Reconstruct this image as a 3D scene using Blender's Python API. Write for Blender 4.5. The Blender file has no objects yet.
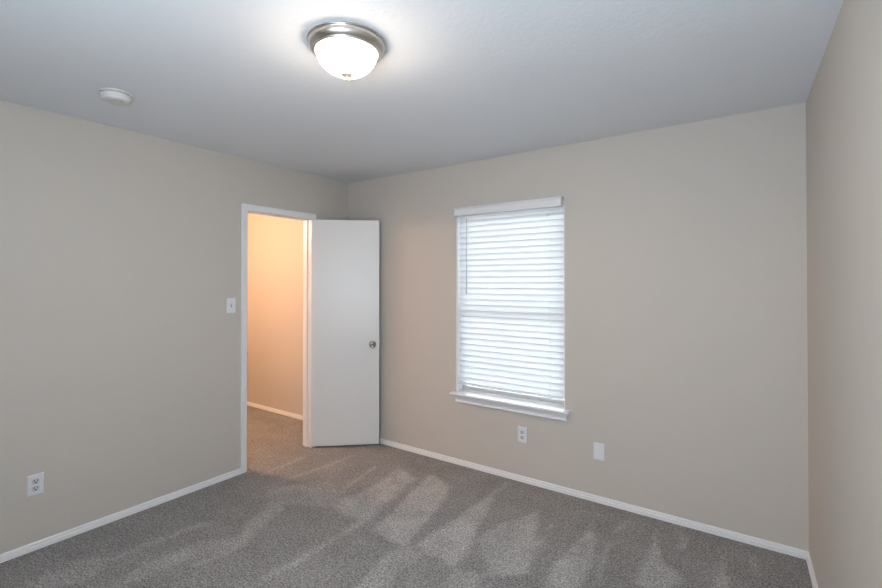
import bpy, bmesh, math, random
from mathutils import Vector, Matrix, noise as mnoise
from math import radians as R, pi, sin, cos

C = bpy.context.scene.collection
SC = bpy.context.scene

# ------------------------------------------------------------------ camera
FPX, PY = 455.03, 278.285
cam_d = bpy.data.cameras.new('camera')
cam_d.sensor_width = 36.0
cam_d.lens = FPX / 882 * 36.0
cam_d.shift_y = (PY - 294) / 882
cam_d.clip_start = 0.02
cam = bpy.data.objects.new('camera', cam_d)
C.objects.link(cam)
cam.location = (3.2828, 0.3837, 1.4752)
cam.rotation_euler = (R(90 + 0.4839), 0, R(34.929))
SC.camera = cam

# ------------------------------------------------------------------ world, light, exposure
SC.view_settings.view_transform = 'Standard'
SC.view_settings.look = 'None'
SC.view_settings.gamma = 1
SC.view_settings.exposure = 1.2
SC.view_settings.use_curve_mapping = False

w = bpy.data.worlds.new('sky')
SC.world = w
w.use_nodes = True
bg = w.node_tree.nodes['Background']
nt = w.node_tree                 # overcast-bright sky above a paler horizon, plain ground below
tc = nt.nodes.new('ShaderNodeTexCoord')
sep = nt.nodes.new('ShaderNodeSeparateXYZ')
mr = nt.nodes.new('ShaderNodeMapRange')
mr.inputs['From Min'].default_value = -1
cr = nt.nodes.new('ShaderNodeValToRGB')
e = cr.color_ramp.elements
e[0].position, e[0].color = 0.0, (0.20, 0.20, 0.19, 1)
e[1].position, e[1].color = 1.0, (0.86, 0.93, 1.0, 1)
for p, c in ((0.485, (0.26, 0.26, 0.25, 1)), (0.515, (0.55, 0.60, 0.64, 1)), (0.72, (0.82, 0.90, 0.98, 1))):
    k = e.new(p)
    k.color = c
nt.links.new(tc.outputs['Generated'], sep.inputs[0])
nt.links.new(sep.outputs['Z'], mr.inputs['Value'])
nt.links.new(mr.outputs['Result'], cr.inputs['Fac'])
nt.links.new(cr.outputs['Color'], bg.inputs['Color'])
bg.inputs['Strength'].default_value = 4.4


def area(name, loc, target, sx, sy, energy, col):
    d = bpy.data.lights.new(name, 'AREA')
    d.shape = 'RECTANGLE'
    d.size, d.size_y = sx, sy
    d.energy = energy
    d.color = col
    o = bpy.data.objects.new(name, d)
    C.objects.link(o)
    o.location = loc
    o.rotation_euler = (Vector(target) - Vector(loc)).to_track_quat('-Z', 'Y').to_euler()
    return o


def point(name, loc, energy, col, rad):
    d = bpy.data.lights.new(name, 'POINT')
    d.energy = energy
    d.color = col
    d.shadow_soft_size = rad
    o = bpy.data.objects.new(name, d)
    C.objects.link(o)
    o.location = loc
    return o


# added cool fill lamps: one before the rear wall, one aimed at the ceiling
area('rear_fill', (2.6, -0.3, 1.45), (1.6, 3.5, 1.2), 1.4, 1.3, 10, (0.78, 0.90, 1.0))
area('bounce_fill', (2.9, 0.0, 1.35), (2.6, 1.6, 2.44), 0.6, 0.6, 15, (0.74, 0.87, 1.0))
# the hall's own bulb, just out of sight beyond the doorway
point('hall_bulb', (-1.25, 2.2, 2.1), 33, (1.0, 0.58, 0.34), 0.1)

# ------------------------------------------------------------------ materials


def mat(name, col, rough=0.6, metal=0.0, spec=0.5, bump=None, var=None, emit=None):
    m = bpy.data.materials.new(name)
    m.use_nodes = True
    nt = m.node_tree
    b = nt.nodes['Principled BSDF']
    b.inputs['Base Color'].default_value = (*col, 1)
    b.inputs['Roughness'].default_value = rough
    b.inputs['Metallic'].default_value = metal
    b.inputs['Specular IOR Level'].default_value = spec
    tc = nt.nodes.new('ShaderNodeTexCoord')
    if var:                       # (scale, amount) gentle mottling of the paint itself
        n = nt.nodes.new('ShaderNodeTexNoise')
        n.inputs['Scale'].default_value = var[0]
        n.inputs['Detail'].default_value = 4
        nt.links.new(tc.outputs['Object'], n.inputs['Vector'])
        r = nt.nodes.new('ShaderNodeMapRange')
        r.inputs['To Min'].default_value = 1 - var[1]
        r.inputs['To Max'].default_value = 1 + var[1]
        nt.links.new(n.outputs['Fac'], r.inputs['Value'])
        v = nt.nodes.new('ShaderNodeVectorMath')
        v.operation = 'SCALE'
        v.inputs[0].default_value = col
        nt.links.new(r.outputs['Result'], v.inputs['Scale'])
        nt.links.new(v.outputs['Vector'], b.inputs['Base Color'])
    if bump:                      # (scale, strength, distance)
        n = nt.nodes.new('ShaderNodeTexNoise')
        n.inputs['Scale'].default_value = bump[0]
        n.inputs['Detail'].default_value = 3
        nt.links.new(tc.outputs['Object'], n.inputs['Vector'])
        bp = nt.nodes.new('ShaderNodeBump')
        bp.inputs['Strength'].default_value = bump[1]
        bp.inputs['Distance'].default_value = bump[2]
        nt.links.new(n.outputs['Fac'], bp.inputs['Height'])
        nt.links.new(bp.outputs['Normal'], b.inputs['Normal'])
    if emit:
        b.inputs['Emission Color'].default_value = (*emit[0], 1)
        b.inputs['Emission Strength'].default_value = emit[1]
    return m


M_wall = mat('wall_paint', (0.550, 0.513, 0.469), 0.75, spec=0.25, bump=(90, 0.25, 0.004), var=(1.5, 0.012))
M_ceil = mat('ceiling_paint', (0.72, 0.74, 0.77), 0.85, spec=0.2, bump=(60, 0.26, 0.005), var=(2.0, 0.012))
M_trim = mat('trim_paint', (0.80, 0.80, 0.81), 0.35, spec=0.4)
M_vinyl = mat('window_vinyl', (0.60, 0.585, 0.58), 0.4)
M_plate = mat('plate_plastic', (0.72, 0.73, 0.76), 0.35)
M_socket = mat('socket_plastic', (0.56, 0.57, 0.60), 0.4)
M_slot = mat('slot_dark', (0.03, 0.03, 0.03), 0.6)
M_smoke = mat('detector_plastic', (0.62, 0.61, 0.60), 0.5)
M_nickel = mat('brushed_nickel', (0.62, 0.58, 0.53), 0.28, metal=1.0, bump=(240, 0.05, 0.001))
M_knob = mat('satin_nickel', (0.40, 0.385, 0.35), 0.22, metal=1.0)
M_steel = mat('hinge_steel', (0.45, 0.42, 0.38), 0.35, metal=1.0)
M_cord = mat('blind_cord', (0.78, 0.78, 0.77), 0.8)
M_wand = mat('wand_plastic', (0.46, 0.48, 0.50), 0.25)
M_valance = mat('valance_white', (0.72, 0.72, 0.74), 0.4)
M_dome = mat('lit_glass', (0.9, 0.88, 0.84), 0.35, emit=((1.0, 0.815, 0.64), 1.0))
# the bulbs sit low in the bowl: its rim by the ring glows less than its belly
nt = M_dome.node_tree
tc = nt.nodes.new('ShaderNodeTexCoord')
sp = nt.nodes.new('ShaderNodeSeparateXYZ')
mr = nt.nodes.new('ShaderNodeMapRange')
mr.interpolation_type = 'SMOOTHSTEP'
mr.inputs['From Min'].default_value = -0.045
mr.inputs['From Max'].default_value = -0.118
mr.inputs['To Min'].default_value = 2.5
mr.inputs['To Max'].default_value = 47.0
nt.links.new(tc.outputs['Object'], sp.inputs[0])
nt.links.new(sp.outputs['Z'], mr.inputs['Value'])
nt.links.new(mr.outputs['Result'], nt.nodes['Principled BSDF'].inputs['Emission Strength'])


def door_paint():
    """White gloss paint brushed up and down: faint vertical grain."""
    m = bpy.data.materials.new('door_paint')
    m.use_nodes = True
    nt = m.node_tree
    b = nt.nodes['Principled BSDF']
    b.inputs['Base Color'].default_value = (0.75, 0.745, 0.735, 1)
    b.inputs['Roughness'].default_value = 0.33
    b.inputs['Specular IOR Level'].default_value = 0.45
    tc = nt.nodes.new('ShaderNodeTexCoord')
    mp = nt.nodes.new('ShaderNodeMapping')
    mp.inputs['Scale'].default_value = (60, 60, 1.6)
    n = nt.nodes.new('ShaderNodeTexNoise')
    n.inputs['Scale'].default_value = 1.0
    n.inputs['Detail'].default_value = 3
    bp = nt.nodes.new('ShaderNodeBump')
    bp.inputs['Strength'].default_value = 0.35
    bp.inputs['Distance'].default_value = 0.0025
    nt.links.new(tc.outputs['Object'], mp.inputs['Vector'])
    nt.links.new(mp.outputs['Vector'], n.inputs['Vector'])
    nt.links.new(n.outputs['Fac'], bp.inputs['Height'])
    nt.links.new(bp.outputs['Normal'], b.inputs['Normal'])
    return m


M_door = door_paint()


def slat_mat():
    m = bpy.data.materials.new('slat_vinyl')
    m.use_nodes = True
    nt = m.node_tree
    nt.nodes.remove(nt.nodes['Principled BSDF'])
    out = nt.nodes['Material Output']
    d = nt.nodes.new('ShaderNodeBsdfDiffuse')
    d.inputs['Color'].default_value = (0.88, 0.88, 0.89, 1)
    t = nt.nodes.new('ShaderNodeBsdfTranslucent')
    t.inputs['Color'].default_value = (0.88, 0.885, 0.91, 1)
    mx = nt.nodes.new('ShaderNodeMixShader')
    mx.inputs[0].default_value = 0.5
    nt.links.new(d.outputs[0], mx.inputs[1])
    nt.links.new(t.outputs[0], mx.inputs[2])
    nt.links.new(mx.outputs[0], out.inputs['Surface'])
    return m


M_slat = slat_mat()


def glass_mat():
    m = bpy.data.materials.new('window_glass')
    m.use_nodes = True
    nt = m.node_tree
    nt.nodes.remove(nt.nodes['Principled BSDF'])
    out = nt.nodes['Material Output']
    t = nt.nodes.new('ShaderNodeBsdfTransparent')
    t.inputs['Color'].default_value = (0.92, 0.96, 0.95, 1)
    g = nt.nodes.new('ShaderNodeBsdfGlossy')
    g.inputs['Roughness'].default_value = 0.02
    fr = nt.nodes.new('ShaderNodeFresnel')
    fr.inputs['IOR'].default_value = 1.45
    mx = nt.nodes.new('ShaderNodeMixShader')
    nt.links.new(fr.outputs[0], mx.inputs[0])
    nt.links.new(t.outputs[0], mx.inputs[1])
    nt.links.new(g.outputs[0], mx.inputs[2])
    nt.links.new(mx.outputs[0], out.inputs['Surface'])
    return m


M_glass = glass_mat()


def carpet_mat():
    """Grey cut pile: fleck of light and dark tufts; 'pile' says how the vacuum left it lying."""
    m = bpy.data.materials.new('carpet_pile')
    m.use_nodes = True
    nt = m.node_tree
    L = nt.links.new
    N = nt.nodes.new
    b = nt.nodes['Principled BSDF']
    b.inputs['Roughness'].default_value = 0.95
    b.inputs['Specular IOR Level'].default_value = 0.05
    tc = N('ShaderNodeTexCoord')

    def noise(scale, detail, rough=0.6):
        n = N('ShaderNodeTexNoise')
        n.inputs['Scale'].default_value = scale
        n.inputs['Detail'].default_value = detail
        n.inputs['Roughness'].default_value = rough
        L(tc.outputs['Object'], n.inputs['Vector'])
        return n
    fine = noise(105, 3, 0.75)
    mid = noise(38, 2)
    blot = noise(5, 4)
    at = N('ShaderNodeAttribute')
    at.attribute_name = 'pile'
    # brightness factor = fleck * lay
    r1 = N('ShaderNodeMapRange')
    r1.inputs['From Min'].default_value = 0.34
    r1.inputs['From Max'].default_value = 0.66
    r1.inputs['To Min'].default_value = 0.35
    r1.inputs['To Max'].default_value = 1.65
    L(fine.outputs['Fac'], r1.inputs['Value'])
    r2 = N('ShaderNodeMapRange')
    r2.inputs['From Min'].default_value = 0.3
    r2.inputs['From Max'].default_value = 0.7
    r2.inputs['To Min'].default_value = 0.86
    r2.inputs['To Max'].default_value = 1.14
    L(mid.outputs['Fac'], r2.inputs['Value'])
    r3 = N('ShaderNodeMapRange')
    r3.inputs['From Min'].default_value = 0.3
    r3.inputs['From Max'].default_value = 0.7
    r3.inputs['To Min'].default_value = 0.9
    r3.inputs['To Max'].default_value = 1.1
    L(blot.outputs['Fac'], r3.inputs['Value'])
    r4 = N('ShaderNodeMapRange')
    r4.clamp = False
    r4.inputs['To Min'].default_value = 0.84
    r4.inputs['To Max'].default_value = 1.26
    L(at.outputs['Fac'], r4.inputs['Value'])
    prod = None
    for r in (r1, r2, r3, r4):
        if prod is None:
            prod = r.outputs['Result']
        else:
            mm = N('ShaderNodeMath')
            mm.operation = 'MULTIPLY'
            L(prod, mm.inputs[0])
            L(r.outputs['Result'], mm.inputs[1])
            prod = mm.outputs[0]
    v = N('ShaderNodeVectorMath')
    v.operation = 'SCALE'
    v.inputs[0].default_value = CARPET
    L(prod, v.inputs['Scale'])
    L(v.outputs['Vector'], b.inputs['Base Color'])
    bp = N('ShaderNodeBump')
    bp.inputs['Strength'].default_value = 0.6
    bp.inputs['Distance'].default_value = 0.006
    L(fine.outputs['Fac'], bp.inputs['Height'])
    L(bp.outputs['Normal'], b.inputs['Normal'])
    return m


CARPET = (0.325, 0.316, 0.314)
M_carpet = carpet_mat()

# ------------------------------------------------------------------ helpers


def new_obj(name, bm, m, parent=None, smooth=False, bevel=0.0, seg=2):
    me = bpy.data.meshes.new(name)
    bmesh.ops.recalc_face_normals(bm, faces=bm.faces)
    bm.to_mesh(me)
    bm.free()
    me.materials.append(m)
    if smooth:
        for p in me.polygons:
            p.use_smooth = True
    o = bpy.data.objects.new(name, me)
    C.objects.link(o)
    if parent:
        o.parent = parent
    if bevel:
        b = o.modifiers.new('bevel', 'BEVEL')
        b.width = bevel
        b.segments = seg
        b.limit_method = 'ANGLE'
        b.angle_limit = R(40)
    return o


def box(bm, x0, x1, y0, y1, z0, z1):
    vs = [bm.verts.new((x, y, z)) for x in (x0, x1) for y in (y0, y1) for z in (z0, z1)]
    for f in ((0, 1, 3, 2), (4, 6, 7, 5), (0, 4, 5, 1), (2, 3, 7, 6), (0, 2, 6, 4), (1, 5, 7, 3)):
        bm.faces.new([vs[i] for i in f])
    return vs


def lathe(bm, prof, n=48, mtx=None):
    """Revolve (radius, height) about local z."""
    rings = []
    for r, z in prof:
        if r < 1e-6:
            rings.append([bm.verts.new((0, 0, z))])
        else:
            rings.append([bm.verts.new((r * cos(2 * pi * i / n), r * sin(2 * pi * i / n), z)) for i in range(n)])
    for a, b in zip(rings[:-1], rings[1:]):
        if len(a) == 1 and len(b) == 1:
            continue
        for i in range(n):
            j = (i + 1) % n
            if len(a) == 1:
                bm.faces.new((a[0], b[i], b[j]))
            elif len(b) == 1:
                bm.faces.new((a[i], a[j], b[0]))
            else:
                bm.faces.new((a[i], a[j], b[j], b[i]))
    vs = [v for r in rings for v in r]
    if mtx:
        bmesh.ops.transform(bm, matrix=mtx, verts=vs)
    return vs


def sweep(bm, prof, pts, perp):
    """Sweep a closed 2-D profile (offset, height) along pts; perp gives the offset direction at each point
    (already scaled for mitres)."""
    rings = []
    for p, q in zip(pts, perp):
        p, q = Vector(p), Vector(q)
        rings.append([bm.verts.new(p + q * a + Vector((0, 0, b))) for a, b in prof])
    n = len(prof)
    for a, b in zip(rings[:-1], rings[1:]):
        for i in range(n):
            j = (i + 1) % n
            bm.faces.new((a[i], a[j], b[j], b[i]))
    bm.faces.new(rings[0])
    bm.faces.new(rings[-1])


def empty(name, loc=(0, 0, 0), rot=(0, 0, 0)):
    o = bpy.data.objects.new(name, None)
    o.empty_display_size = 0.1
    C.objects.link(o)
    o.location = loc
    o.rotation_euler = rot
    return o


def struct(o):
    o['kind'] = 'structure'
    return o


def tag(o, label, cat, group=None):
    o['label'] = label
    o['category'] = cat
    if group:
        o['group'] = group
    return o


# ------------------------------------------------------------------ shell
D, H = 3.5, 2.44                 # window wall's inner face, ceiling height
XR = 3.4946                      # right wall at the far corner
RS = 0.030                       # the right wall runs a little out of square
YB = -0.45                       # rear wall
HY = 3.545                       # hall wall's face
WL, WR, WB, WT = 1.258, 2.165, 0.565, 2.045   # window opening
OY0, OY1, OZ = 2.432, 3.052, 2.045            # doorway's clear opening (between jambs)
JT = 0.019                       # jamb board
WT_L = 0.098                     # left wall thickness


def xr(y):
    return XR + (D - y) * RS


# floor: one carpet through room and hall, with the vacuum's marks in an attribute
def seg_d(px, py, a, b):
    dx, dy = b[0] - a[0], b[1] - a[1]
    L2 = dx * dx + dy * dy
    t = max(0, min(1, ((px - a[0]) * dx + (py - a[1]) * dy) / L2)) if L2 else 0
    return math.hypot(px - a[0] - t * dx, py - a[1] - t * dy)


def poly_sd(px, py, P):
    d = min(seg_d(px, py, P[i], P[(i + 1) % len(P)]) for i in range(len(P)))
    ins = False
    j = len(P) - 1
    for i in range(len(P)):
        if (P[i][1] > py) != (P[j][1] > py) and px < (P[j][0] - P[i][0]) * (py - P[i][1]) / (P[j][1] - P[i][1]) + P[i][0]:
            ins = not ins
        j = i
    return d if ins else -d


# S>>
PATCHES = [
    ([(0.94, 3.17), (1.17, 3.1), (1.23, 2.72), (1.3, 2.4), (1.13, 2.41), (0.92, 2.45), (0.99, 2.73)], 0.8),
    ([(1.2, 3.21), (1.47, 3.11), (1.59, 2.69), (1.66, 2.35), (1.38, 2.37), (1.33, 2.71)], 1.0),
    ([(1.75, 3.27), (1.88, 2.86), (1.99, 2.36), (1.7, 2.41), (1.73, 2.76)], 1.0),
    ([(2.11, 3.16), (2.25, 2.79), (2.31, 2.52), (2.18, 2.41), (1.94, 2.64), (2.0, 2.91)], 0.9),
    ([(2.44, 3.23), (2.55, 2.89), (2.56, 2.51), (2.43, 2.42), (2.41, 2.74)], 0.95),
    ([(2.77, 3.35), (2.86, 3.05), (2.97, 2.92), (2.89, 2.78), (2.78, 2.78), (2.79, 3.05)], 0.95),
    ([(3.12, 3.28), (3.18, 2.94), (3.1, 2.89)], 0.8),
    ([(0.36, 2.33), (0.53, 2.53), (0.89, 2.63), (0.99, 2.45), (0.79, 2.33), (0.6, 2.23)], 0.45),
    ([(0.56, 2.26), (0.74, 2.25), (0.82, 2.02), (0.89, 1.84), (0.78, 1.89)], 0.65),
    ([(1.64, 2.37), (1.78, 2.38), (1.77, 2.14), (1.83, 2.0), (1.68, 1.89), (1.67, 2.02)], 0.6),
    ([(1.98, 2.37), (2.12, 2.39), (2.18, 2.2), (2.06, 2.12)], 0.7),
    ([(0.85, 1.93), (0.92, 1.83), (0.76, 1.58), (0.77, 1.3), (0.69, 1.25), (0.63, 1.49), (0.66, 1.74)], 0.5),
    ([(0.24, 1.22), (0.41, 1.38), (0.56, 1.29), (0.51, 1.1), (0.37, 1.06)], 0.4),
]
LINES = [
    ((0.45, 3.15), (0.43, 2.9), 0.012, 0.7),
    ((0.43, 2.9), (0.4, 2.63), 0.012, 0.7),
    ((0.4, 2.63), (0.36, 2.33), 0.012, 0.7),
    ((0.12, 2.87), (0.14, 2.68), 0.012, 0.7),
    ((0.14, 2.68), (0.15, 2.47), 0.012, 0.7),
    ((0.77, 3.09), (0.85, 2.67), 0.014, 0.8),
    ((1.28, 2.41), (1.27, 2.16), 0.022, 0.75),
    ((1.27, 2.16), (1.27, 1.96), 0.022, 0.75),
    ((1.27, 1.96), (1.26, 1.73), 0.022, 0.75),
    ((0.89, 1.84), (0.86, 1.63), 0.02, 0.6),
    ((2.24, 3.05), (2.26, 2.77), 0.01, 0.9),
    ((2.26, 2.77), (2.29, 2.52), 0.01, 0.9),
    ((2.61, 3.37), (2.59, 3.21), 0.01, 0.7),
    ((2.91, 3.42), (2.93, 3.23), 0.009, 0.8),
    ((3.27, 3.34), (3.27, 3.19), 0.009, 0.7),
    ((1.75, 3.43), (1.77, 3.17), 0.009, 0.8),
    ((0.51, 1.85), (0.47, 1.61), 0.025, 0.45),
    ((0.47, 1.61), (0.46, 1.4), 0.025, 0.45),
    ((0.46, 1.4), (0.43, 1.2), 0.025, 0.45),
    ((1.64, 2.37), (1.66, 2.16), 0.02, 0.8),
    ((1.66, 2.16), (1.68, 2.0), 0.02, 0.8),
    ((2.59, 3.03), (2.62, 2.69), 0.012, 0.6),
]
# <<S

gx0, gx1, gy0, gy1, gs = -2.4, 3.9, -0.7, 3.7, 0.02
nx, ny = int(round((gx1 - gx0) / gs)), int(round((gy1 - gy0) / gs))
verts, faces, pile = [], [], []
for j in range(ny + 1):
    for i in range(nx + 1):
        x, y = gx0 + i * gs, gy0 + j * gs
        verts.append((x, y, 0))
        q = mnoise.noise_vector(Vector((x * 7, y * 7, 0))) * 0.022 + mnoise.noise_vector(Vector((x * 22, y * 22, 3))) * 0.012
        x, y = x + q.x, y + q.y
        v = 0.0
        for P, wgt in PATCHES:
            if min(p[0] for p in P) - .1 < x < max(p[0] for p in P) + .1 and min(p[1] for p in P) - .1 < y < max(p[1] for p in P) + .1:
                s = poly_sd(x, y, P)
                v = max(v, wgt * max(0, min(1, 0.5 + s / 0.035)))
        for a, b, hw, wgt in LINES:
            s = hw - seg_d(x, y, a, b)
            if s > -0.06:
                v = max(v, wgt * max(0, min(1, 0.5 + s / 0.035)))
        # the part of the room nearer than the photo's edge: plain vacuum lanes
        if y < 0.95 + 0.62 * max(0, x - 0.2) and x > 0:
            u = (x * 0.62 - y * 0.78) / 0.42
            v = max(v, 0.7 * max(0, min(1, 0.5 + 3 * sin(2 * pi * u))) * max(0, min(1, (0.8 + 0.62 * max(0, x - 0.2) - y) / 0.25)))
        v *= 0.86 + 0.5 * mnoise.noise(Vector((x * 9, y * 9, 7)))
        v += 0.10 * mnoise.noise(Vector((x * 4, y * 4, 1)))
        pile.append(v)
for j in range(ny):
    for i in range(nx):
        a = j * (nx + 1) + i
        faces.append((a, a + 1, a + nx + 2, a + nx + 1))
nv = len(verts)
x0, x1, y0, y1 = gx0, gx0 + nx * gs, gy0, gy0 + ny * gs
verts += [(x0, y0, -0.05), (x1, y0, -0.05), (x1, y1, -0.05), (x0, y1, -0.05)]
faces.append((nv + 3, nv + 2, nv + 1, nv))
pile += [0] * 4
me = bpy.data.meshes.new('floor')
me.from_pydata(verts, [], faces)
at = me.attributes.new('pile', 'FLOAT', 'POINT')
at.data.foreach_set('value', pile)
me.materials.append(M_carpet)
floor = bpy.data.objects.new('floor', me)
C.objects.link(floor)
struct(floor)

bm = bmesh.new()
box(bm, -2.4, 3.9, -0.7, 3.7, H, H + 0.1)
struct(new_obj('ceiling', bm, M_ceil))

# window wall with its opening
bm = bmesh.new()
T = 0.16
for (a, b, z0, z1) in ((0 - WT_L, WL, 0, H), (WR, 3.9, 0, H), (WL, WR, 0, WB), (WL, WR, WT, H)):
    box(bm, a, b, D, D + T, z0, z1)
bmesh.ops.remove_doubles(bm, verts=bm.verts, dist=1e-5)
struct(new_obj('wall_back', bm, M_wall))

bm = bmesh.new()
for (a, b, z0, z1) in ((YB, OY0 - JT, 0, H), (OY1 + JT, D, 0, H), (OY0 - JT, OY1 + JT, OZ + JT, H)):
    box(bm, -WT_L, 0, a, b, z0, z1)
struct(new_obj('wall_left', bm, M_wall))

bm = bmesh.new()
vs = box(bm, XR, XR + 0.12, YB, D, 0, H)
for v in vs:
    v.co.x += (D - v.co.y) * RS
struct(new_obj('wall_right', bm, M_wall))
bm = bmesh.new()
box(bm, -WT_L, 3.9, YB - 0.12, YB, 0, H)
struct(new_obj('wall_rear', bm, M_wall))
bm = bmesh.new()
box(bm, -2.3, -WT_L, HY, HY + 0.115, 0, H)
struct(new_obj('wall_hall', bm, M_wall))
bm = bmesh.new()
box(bm, -2.4, -2.3, 1.7, HY + 0.115, 0, H)
struct(new_obj('wall_hall_end', bm, M_wall))
bm = bmesh.new()
box(bm, -2.3, -WT_L, 1.7, 1.8, 0, H)
struct(new_obj('wall_hall_front', bm, M_wall))

# baseboards
BB = [(0, 0), (0.0135, 0), (0.0135, 0.021), (0.0115, 0.0225), (0.0060, 0.0240), (0.0060, 0.0265), (0.0085, 0.0285), (0.0085, 0.036),
      (0.0060, 0.040), (0, 0.042)]


def baseboard(name, a, b, nrm, ma=0.0, mb=0.0):
    """a->b along the wall; nrm into the room; ma, mb mitre slopes at the two ends."""
    a, b, n = Vector(a), Vector(b), Vector(nrm)
    t = (b - a).normalized()
    bm = bmesh.new()
    sweep(bm, BB, [a, b], [n + t * ma, n - t * mb])
    return struct(new_obj(name, bm, M_trim))


CW = 0.048                       # casing width
CY0, CY1, CZ = OY0 - CW, OY1 + CW, OZ + 0.042
baseboard('baseboard_left', (0, YB, 0), (0, CY0, 0), (1, 0, 0), 1, 0)
baseboard('baseboard_left_corner', (0, CY1, 0), (0, D, 0), (1, 0, 0), 0, 1)
baseboard('baseboard_back', (0, D, 0), (XR, D, 0), (0, -1, 0), 1, 1)
baseboard('baseboard_right', (XR, D, 0), (xr(YB), YB, 0), (-1, 0, 0), 1, 1)
baseboard('baseboard_rear', (xr(YB), YB, 0), (0, YB, 0), (0, 1, 0), 1, 1)
baseboard('baseboard_hall', (-2.3, HY, 0), (-WT_L, HY, 0), (0, -1, 0), 0, 0)

# ------------------------------------------------------------------ doorway and door
door = struct(empty('door_1', (0, OY1, 0)))


def rel(bm, o):
    bmesh.ops.translate(bm, verts=bm.verts, vec=-Vector(o))


def casing(name, x, s):
    """Three-sided moulding round the opening on the face at x, projecting in direction s."""
    prof = [(0.0, 0.0), (0.0, 0.008), (0.006, 0.011), (0.030, 0.0135), (0.038, 0.016), (CW - 0.003, 0.016), (CW, 0.013), (CW, 0.0)]
    bm = bmesh.new()
    rings = []
    zi = CZ - CW
    for (y, z, dy, dz) in ((OY0, 0, -1, 0), (OY0, zi, -1, 1), (OY1, zi, 1, 1), (OY1, 0, 1, 0)):
        rings.append([bm.verts.new((x + s * h, y + dy * a, z + dz * a)) for a, h in prof])
    n = len(prof)
    for a, b in zip(rings[:-1], rings[1:]):
        for i in range(n):
            j = (i + 1) % n
            bm.faces.new((a[i], a[j], b[j], b[i]))
    bm.faces.new(rings[0])
    bm.faces.new(rings[-1])
    rel(bm, (0, OY1, 0))
    return new_obj(name, bm, M_trim, door)


casing('door_casing', 0, 1)
casing('door_casing', -WT_L, -1)
# jamb boards with the stop bead
bm = bmesh.new()
ZI = CZ - CW
for (a, b) in ((OY0 - JT, OY0), (OY1, OY1 + JT)):
    box(bm, -WT_L, 0, a, b, 0, ZI + JT)
box(bm, -WT_L, 0, OY0, OY1, ZI, ZI + JT)
rel(bm, (0, OY1, 0))
jamb = new_obj('door_jamb', bm, M_trim, door, bevel=0.001)
bm = bmesh.new()
box(bm, -0.074, -0.040, OY0, OY0 + 0.010, 0, ZI - 0.010)
box(bm, -0.074, -0.040, OY1 - 0.010, OY1, 0, ZI - 0.010)
box(bm, -0.074, -0.040, OY0, OY1, ZI - 0.010, ZI)
rel(bm, (0, OY1, 0))
new_obj('door_stop', bm, M_trim, door, bevel=0.002)
# strike plate, its lip wrapping the jamb's room-side corner
bm = bmesh.new()
box(bm, -0.030, 0.006, OY0, OY0 + 0.0022, 0.885, 0.945)
box(bm, 0.004, 0.010, OY0 - 0.001, OY0 + 0.004, 0.898, 0.932)
rel(bm, (0, OY1, 0))
o = new_obj('strike_plate', bm, M_steel, door, bevel=0.0008)
o['label'] = 'nickel strike plate'

# leaf: face corners found from the room (hinge edge, free edge)
HX, HYY = 0.019, 3.052
FX, FY = 0.4623, 3.4450
ang = math.atan2(FY - HYY, FX - HX)
LW = math.hypot(FX - HX, FY - HYY)
LT = 0.035
leaf_root = bpy.data.objects.new('door_leaf', None)
bm = bmesh.new()
box(bm, 0, LW, 0, LT, 0.014, 2.034)      # local x along the leaf, local y behind the face
leaf = new_obj('door_leaf', bm, M_door, door, bevel=0.0015)
leaf.location = (HX, HYY - OY1, 0)
leaf.rotation_euler = (0, 0, ang)
leaf['label'] = 'flat white door leaf, swung wide open'


def knob(parent, y, s):
    """Round knob on a rose; s=-1 room side, s=1 far side."""
    bm = bmesh.new()
    m = Matrix.Translation((LW - 0.060, y, 0.915)) @ Matrix.Rotation(pi / 2 * (1 if s < 0 else -1), 4, 'X')
    k = 1.0 if s < 0 else 0.62
    prof = [(0, 0.0), (0.031, 0.0), (0.032, 0.003), (0.030, 0.006), (0.022, 0.0085), (0.013, 0.010), (0.011, 0.016 * k + .002),
            (0.012, 0.026 * k), (0.019, 0.031 * k), (0.0255, 0.038 * k), (0.0275, 0.046 * k), (0.0255, 0.054 * k),
            (0.019, 0.0595 * k), (0.0095, 0.062 * k), (0.009, 0.0605 * k), (0, 0.0605 * k)]
    lathe(bm, prof, 40, m)
    return new_obj('door_knob', bm, M_knob, parent, smooth=True)


knob(leaf, 0, -1)
knob(leaf, LT, 1)
bm = bmesh.new()
box(bm, LW - 0.0005, LW + 0.0015, 0.006, LT - 0.006, 0.887, 0.943)
box(bm, LW, LW + 0.013, 0.009, LT - 0.010, 0.905, 0.925)
new_obj('latch', bm, M_steel, leaf, bevel=0.001)
for z in (0.22, 1.02, 1.82):
    bm = bmesh.new()
    lathe(bm, [(0, z - 0.046), (0.003, z - 0.045), (0.0055, z - 0.043), (0.0055, z + 0.043), (0.003, z + 0.045), (0, z + 0.046)], 14,
          Matrix.Translation((-0.008, 0.012, 0)))
    box(bm, -0.010, 0.0, 0.014, LT - 0.004, z - 0.042, z + 0.042)
    new_obj('hinge', bm, M_trim, leaf)
bpy.data.objects.remove(leaf_root)

# ------------------------------------------------------------------ window
win = struct(empty('window_1', (WL, D, WB)))
W0 = (WL, D, WB)
STZ = 0.583                      # top of the sill board
# drywall returns are the wall's own; vinyl frame set back in the opening
fy0, fy1 = D + 0.088, D + 0.150


def frame_ring(bm, x0, x1, z0, z1, w, y0, y1, wb=None):
    wb = wb or w
    box(bm, x0, x0 + w, y0, y1, z0, z1)
    box(bm, x1 - w, x1, y0, y1, z0, z1)
    box(bm, x0 + w, x1 - w, y0, y1, z0, z0 + wb)
    box(bm, x0 + w, x1 - w, y0, y1, z1 - w, z1)


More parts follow.
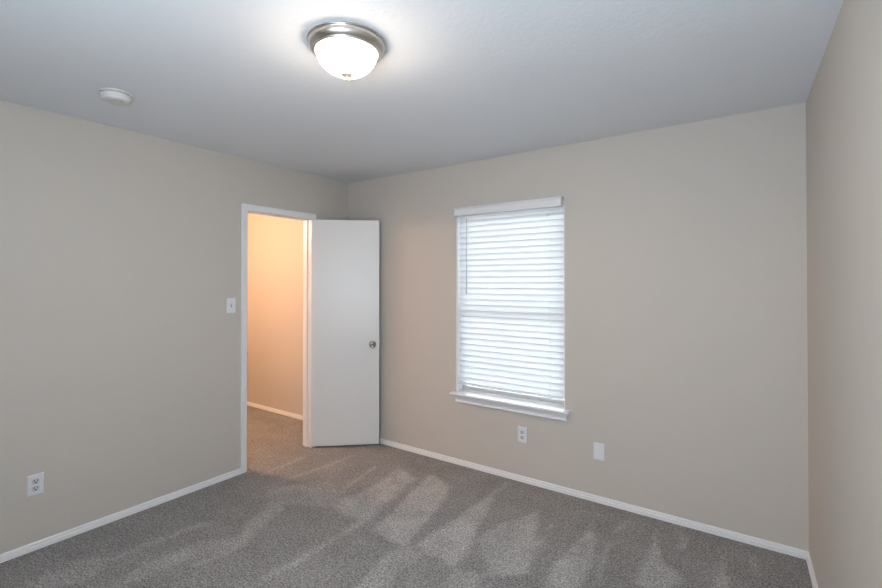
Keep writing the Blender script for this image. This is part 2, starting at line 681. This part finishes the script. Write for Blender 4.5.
bm = bmesh.new()
frame_ring(bm, WL, WR, STZ, WT, 0.012, fy0, fy1)
rel(bm, W0)
new_obj('window_frame', bm, M_vinyl, win, bevel=0.002)
ZM = 1.255
for nm, z0, z1, ya, yb in (('lower_sash', STZ + 0.012, ZM + 0.013, fy0 + 0.006, fy0 + 0.030), ('upper_sash', ZM - 0.013, WT - 0.012, fy0 + 0.032, fy0 + 0.056)):
    bm = bmesh.new()
    frame_ring(bm, WL + 0.013, WR - 0.013, z0, z1, 0.024, ya, yb)
    rel(bm, W0)
    s = new_obj(nm, bm, M_vinyl, win, bevel=0.002)
    bm = bmesh.new()
    box(bm, WL + 0.034, WR - 0.034, (ya + yb) / 2 - 0.002, (ya + yb) / 2 + 0.002, z0 + 0.021, z1 - 0.021)
    rel(bm, W0)
    new_obj('pane', bm, M_glass, s)
bm = bmesh.new()
box(bm, WL, WL + 0.005, D + 0.0005, fy0, STZ, WT)
box(bm, WR - 0.005, WR, D + 0.0005, fy0, STZ, WT)
box(bm, WL + 0.005, WR - 0.005, D + 0.0005, fy0, WT - 0.005, WT)
rel(bm, W0)
new_obj('reveal_lining', bm, M_trim, win)
# sill board with horns, rounded nose
bm = bmesh.new()
SL, SR = 1.2279, 2.2120
t = 0.0175
prof = [(D, STZ - t), (D - 0.052, STZ - t), (D - 0.058, STZ - t + 0.003), (D - 0.0605, STZ - t / 2), (D - 0.058, STZ - 0.003), (D - 0.052, STZ), (D, STZ)]
ra = [bm.verts.new((SL, y, z)) for y, z in prof]
rb = [bm.verts.new((SR, y, z)) for y, z in prof]
for i in range(len(prof)):
    j = (i + 1) % len(prof)
    bm.faces.new((ra[i], ra[j], rb[j], rb[i]))
bm.faces.new(ra)
bm.faces.new(rb)
box(bm, WL, WR, D - 0.001, fy0, STZ - t, STZ)
rel(bm, W0)
new_obj('window_sill', bm, mat('sill_gloss', (0.78, 0.79, 0.80), 0.22), win)
# apron moulding below, returned at its ends
bm = bmesh.new()
AL, AR, az = 1.242, 2.206, STZ - t
ap = [(0.042, 0.0), (0.040, -0.006), (0.031, -0.012), (0.024, -0.022), (0.020, -0.034), (0.0185, -0.045), (0.022, -0.048), (0.022, -0.056),
      (0.018, -0.059), (0.0, -0.059)]
ra = [bm.verts.new((AL + 0.012 + (0.030 - d) * 1.1, D - d, az + z)) for d, z in ap] + [bm.verts.new((AL + 0.033, D, az))]
rb = [bm.verts.new((AR - 0.012 - (0.030 - d) * 1.1, D - d, az + z)) for d, z in ap] + [bm.verts.new((AR - 0.033, D, az))]
n = len(ra)
for i in range(n):
    j = (i + 1) % n
    bm.faces.new((ra[i], ra[j], rb[j], rb[i]))
bm.faces.new(ra)
bm.faces.new(rb)
rel(bm, W0)
new_obj('sill_apron', bm, M_trim, win)

# ------------------------------------------------------------------ blind
BX0, BX1 = WL + 0.013, WR - 0.015
blind = tag(empty('window_blind', (WL, D, WT)), 'white horizontal slatted blind lowered over the window, above the white sill', 'window blind')
B0 = (WL, D, WT)
# valance: front board with small crown, returns to the wall at both ends
bm = bmesh.new()
vx0, vx1, vz0, vz1, vy = WL + 0.0145, WR - 0.002, 2.008, 2.0695, D - 0.060
pv = [(0.0, 0.0), (0.004, 0.004), (0.004, 0.046), (0.0, 0.050), (0.0, vz1 - vz0), (0.010, vz1 - vz0), (0.010, 0.0)]
pts = [((vx0, D - 0.002), (1, 0)), ((vx0, vy), (1, 1)), ((vx1, vy), (-1, 1)), ((vx1, D - 0.002), (-1, 0))]
rings = [[bm.verts.new((px + qx * a, py + qy * a, vz0 + z)) for a, z in pv] for (px, py), (qx, qy) in pts]
n = len(pv)
for a, b in zip(rings[:-1], rings[1:]):
    for i in range(n):
        j = (i + 1) % n
        bm.faces.new((a[i], a[j], b[j], b[i]))
bm.faces.new(rings[0])
bm.faces.new(rings[-1])
rel(bm, B0)
new_obj('valance', bm, M_valance, blind)
bm = bmesh.new()
box(bm, BX0, BX1, D + 0.006, D + 0.058, WT - 0.020, WT - 0.006)
rel(bm, B0)
new_obj('head_rail', bm, M_valance, blind, bevel=0.003)
# slats: 50 mm, slightly crowned, tipped nearly shut with the room-side edge down
YC = D + 0.032
PITCH, ZB = 0.0452, 0.6845
TILT = R(-66)
bm = bmesh.new()
random.seed(4)
ROWS = [ZB + PITCH * i for i in range(29)] + [1.986]
for zc in ROWS:
    a = TILT + random.uniform(-0.02, 0.02)
    dz = random.uniform(-0.0008, 0.0008)
    pr = []
    for i in range(9):
        u = -0.0275 + 0.055 * i / 8
        c = 0.0032 * (1 - (u / 0.0275) ** 2)
        pr.append((u, c))
    lo = [(u, c - 0.0028) for u, c in reversed(pr)]
    ring0, ring1 = [], []
    for u, c in pr + lo:                      # u<0 = room side
        y = YC + u * cos(a) - c * sin(a)
        z = zc + dz + u * sin(a) + c * cos(a)
        ring0.append(bm.verts.new((BX0, y, z)))
        ring1.append(bm.verts.new((BX1, y, z)))
    n = len(ring0)
    for i in range(n):
        j = (i + 1) % n
        bm.faces.new((ring0[i], ring0[j], ring1[j], ring1[i]))
    bm.faces.new(ring0)
    bm.faces.new(ring1)
rel(bm, B0)
new_obj('slats', bm, M_slat, blind)
bm = bmesh.new()
box(bm, BX0, BX1, YC - 0.025, YC + 0.025, 0.645, 0.658)
rel(bm, B0)
new_obj('bottom_rail', bm, M_slat, blind, bevel=0.004)
# ladder strings near both ends, front and back
for x in (BX0 + 0.105, BX1 - 0.105):
    bm = bmesh.new()
    for y in (YC - 0.0155, YC + 0.0155):
        box(bm, x - 0.0008, x + 0.0008, y - 0.0008, y + 0.0008, 0.63, WT - 0.05)
    rel(bm, B0)
    new_obj('ladder_cord', bm, M_cord, blind)
# tilt wand
bm = bmesh.new()
wx = WL + 0.105
lathe(bm, [(0, 1.375), (0.0042, 1.377), (0.005, 1.39), (0.0036, 1.43), (0.0033, 1.97), (0.002, 1.985), (0, 1.985)], 6, Matrix.Translation((wx, D - 0.012, 0)))
rel(bm, B0)
wand = new_obj('tilt_wand', bm, M_wand, blind)
wand['label'] = 'clear grey tilt wand'
# lift cord with its tassel, at the right
bm = bmesh.new()
lx = WR - 0.125
box(bm, lx - 0.0009, lx + 0.0009, D - 0.007, D - 0.005, 1.975, 2.01)
lathe(bm, [(0, 1.945), (0.0055, 1.945), (0.0045, 1.965), (0.0015, 1.978), (0, 1.979)], 12, Matrix.Translation((lx, D - 0.006, 0)))
rel(bm, B0)
new_obj('lift_cord', bm, M_cord, blind)
# rear end of the lift cord knotted under the rail
bm = bmesh.new()
lathe(bm, [(0, 0.636), (0.005, 0.637), (0.006, 0.641), (0.004, 0.646), (0, 0.646)], 12, Matrix.Translation((BX1 - 0.105, YC - 0.01, 0)))
rel(bm, B0)
new_obj('cord_button', bm, M_cord, blind)

# ------------------------------------------------------------------ ceiling light
LX, LY = 1.926, 1.664
lamp = tag(empty('ceiling_light', (LX, LY, H)), 'lit flush dome ceiling light of white glass in a brushed nickel ring', 'ceiling light')
bm = bmesh.new()
lathe(bm, [(0, 0), (0.150, 0), (0.1555, -0.002), (0.157, -0.005), (0.155, -0.008), (0.151, -0.009), (0.151, -0.013), (0.150, -0.022),
           (0.144, -0.033), (0.136, -0.039), (0.134, -0.041), (0.135, -0.044), (0.132, -0.0465), (0.126, -0.047),
           (0.123, -0.045), (0.122, -0.038), (0.115, -0.024), (0, -0.024)], 96)
o = new_obj('metal_ring', bm, M_nickel, lamp, smooth=True)
bm = bmesh.new()
pr = [(0.1220, -0.040)]
for i in range(1, 15):
    a = pi / 2 * i / 14
    pr.append((0.1220 * cos(a) ** 0.8 if i < 14 else 0, -0.042 - 0.086 * sin(a) ** 1.25))
lathe(bm, pr, 96)
new_obj('glass_dome', bm, M_dome, lamp, smooth=True)
bm = bmesh.new()
lathe(bm, [(0, -0.126), (0.023, -0.1255), (0.0245, -0.129), (0.021, -0.134), (0.010, -0.138), (0.005, -0.139), (0.0045, -0.142),
           (0.0085, -0.146), (0.0085, -0.151), (0.005, -0.156), (0, -0.157)], 32)
new_obj('finial', bm, mat('finial_nickel', (0.80, 0.68, 0.58), 0.5, metal=0.8), lamp, smooth=True)

# ------------------------------------------------------------------ smoke detector
sm = tag(empty('smoke_detector', (0.597, 1.332, H)), 'round white smoke detector on the ceiling near the left wall', 'smoke detector')
bm = bmesh.new()
lathe(bm, [(0, 0), (0.068, 0), (0.070, -0.002), (0.070, -0.008), (0.068, -0.010), (0, -0.010)], 64)
new_obj('mounting_plate', bm, M_smoke, sm, smooth=True).modifiers.new('e', 'EDGE_SPLIT').split_angle = R(35)
bm = bmesh.new()
lathe(bm, [(0, -0.010), (0.058, -0.010), (0.058, -0.0135), (0.0665, -0.0145), (0.067, -0.030), (0.062, -0.042), (0.052, -0.047),
           (0.030, -0.049), (0.028, -0.048), (0.012, -0.048), (0.011, -0.0495), (0, -0.0495)], 64)
new_obj('cover', bm, M_smoke, sm, smooth=True).modifiers.new('e', 'EDGE_SPLIT').split_angle = R(35)
bm = bmesh.new()
lathe(bm, [(0, -0.044), (0.0035, -0.044), (0.003, -0.0485), (0, -0.049)], 16, Matrix.Translation((0.040, 0.012, 0)))
new_obj('test_button', bm, M_slot, sm)

# ------------------------------------------------------------------ wall plates


def plate_bm():
    bm = bmesh.new()
    w_, h_ = 0.035, 0.057
    rings = []
    for (dx, dep) in ((0, 0), (0, 0.0025), (0.0022, 0.0048), (0.005, 0.0055)):
        rings.append([bm.verts.new((sx * (w_ - dx), -dep, sz * (h_ - dx))) for sx, sz in ((-1, -1), (1, -1), (1, 1), (-1, 1))])
    for a, b in zip(rings[:-1], rings[1:]):
        for i in range(4):
            j = (i + 1) % 4
            bm.faces.new((a[i], a[j], b[j], b[i]))
    bm.faces.new(rings[0])
    bm.faces.new(rings[-1])
    return bm


def screw_bm(z):
    bm = bmesh.new()
    m = Matrix.Translation((0, -0.0054, z)) @ Matrix.Rotation(pi / 2, 4, 'X')
    lathe(bm, [(0, 0), (0.0034, 0), (0.0030, 0.0010), (0.0, 0.0013)], 16, m)
    return bm


def receptacle(parent, zc):
    """One socket of a duplex: rounded face with two slots and a round hole."""
    bm = bmesh.new()
    pts = []
    for i in range(40):
        a = 2 * pi * i / 40
        x, z = 0.0172 * cos(a), 0.0172 * sin(a)
        pts.append((x, max(-0.0142, min(0.0142, z))))
    a = [bm.verts.new((x, -0.005, zc + z)) for x, z in pts]
    b = [bm.verts.new((x, -0.0068, zc + z)) for x, z in pts]
    c = [bm.verts.new((x * 0.95, -0.0073, zc + z * 0.95)) for x, z in pts]
    for p, q in ((a, b), (b, c)):
        for i in range(40):
            j = (i + 1) % 40
            bm.faces.new((p[i], p[j], q[j], q[i]))
    bm.faces.new(c)
    r = new_obj('receptacle', bm, M_socket, parent)
    bm = bmesh.new()
    box(bm, -0.0084, -0.0050, -0.0079, -0.0070, zc - 0.0005, zc + 0.0095)
    box(bm, 0.0050, 0.0082, -0.0079, -0.0070, zc + 0.0003, zc + 0.0088)
    m = Matrix.Translation((0, -0.0070, zc - 0.0068)) @ Matrix.Rotation(pi / 2, 4, 'X')
    lathe(bm, [(0, 0), (0.0038, 0), (0.0038, 0.0009), (0, 0.0009)], 16, m)
    sl = new_obj('socket_slots', bm, M_slot, r)
    sl['label'] = 'dark plug slots'


def outlet(loc, rz, label):
    t = tag(empty('wall_outlet', loc, (0, 0, rz)), label, 'electrical outlet', 'duplex wall outlets')
    new_obj('cover_plate', plate_bm(), M_plate, t)
    receptacle(t, 0.0195)
    receptacle(t, -0.0195)
    new_obj('screw', screw_bm(0), M_plate, t, smooth=True)
    return t


outlet((0, 1.170, 0.356), pi / 2, 'white two-socket wall outlet low on the left wall, left of the doorway')
outlet((1.8425, D, 0.3455), 0, 'white two-socket wall outlet on the window wall, below the sill')

bp_ = tag(empty('blank_wall_plate', (2.399, D, 0.340)), 'plain blank white wall plate to the right of the outlet below the window', 'wall plate')
new_obj('cover_plate', plate_bm(), M_plate, bp_)
for z in (0.021, -0.021):
    new_obj('screw', screw_bm(z), M_plate, bp_, smooth=True)

sw = tag(empty('light_switch', (0, 2.303, 1.2985), (0, 0, pi / 2)), 'white toggle light switch on the left wall beside the door casing', 'light switch')
new_obj('cover_plate', plate_bm(), M_plate, sw)
bm = bmesh.new()
box(bm, -0.0052, 0.0052, -0.0062, -0.0050, -0.0122, 0.0122)
o = new_obj('toggle_slot', bm, mat('switch_slot', (0.22, 0.22, 0.24), 0.5), sw)
bm = bmesh.new()
vs = box(bm, -0.0040, 0.0040, -0.019, -0.005, -0.0045, 0.0045)
bmesh.ops.rotate(bm, verts=vs, cent=(0, -0.005, 0), matrix=Matrix.Rotation(R(-28), 3, 'X'))
new_obj('toggle', bm, M_plate, sw, bevel=0.001)
for z in (0.030, -0.030):
    new_obj('screw', screw_bm(z), M_plate, sw, smooth=True)
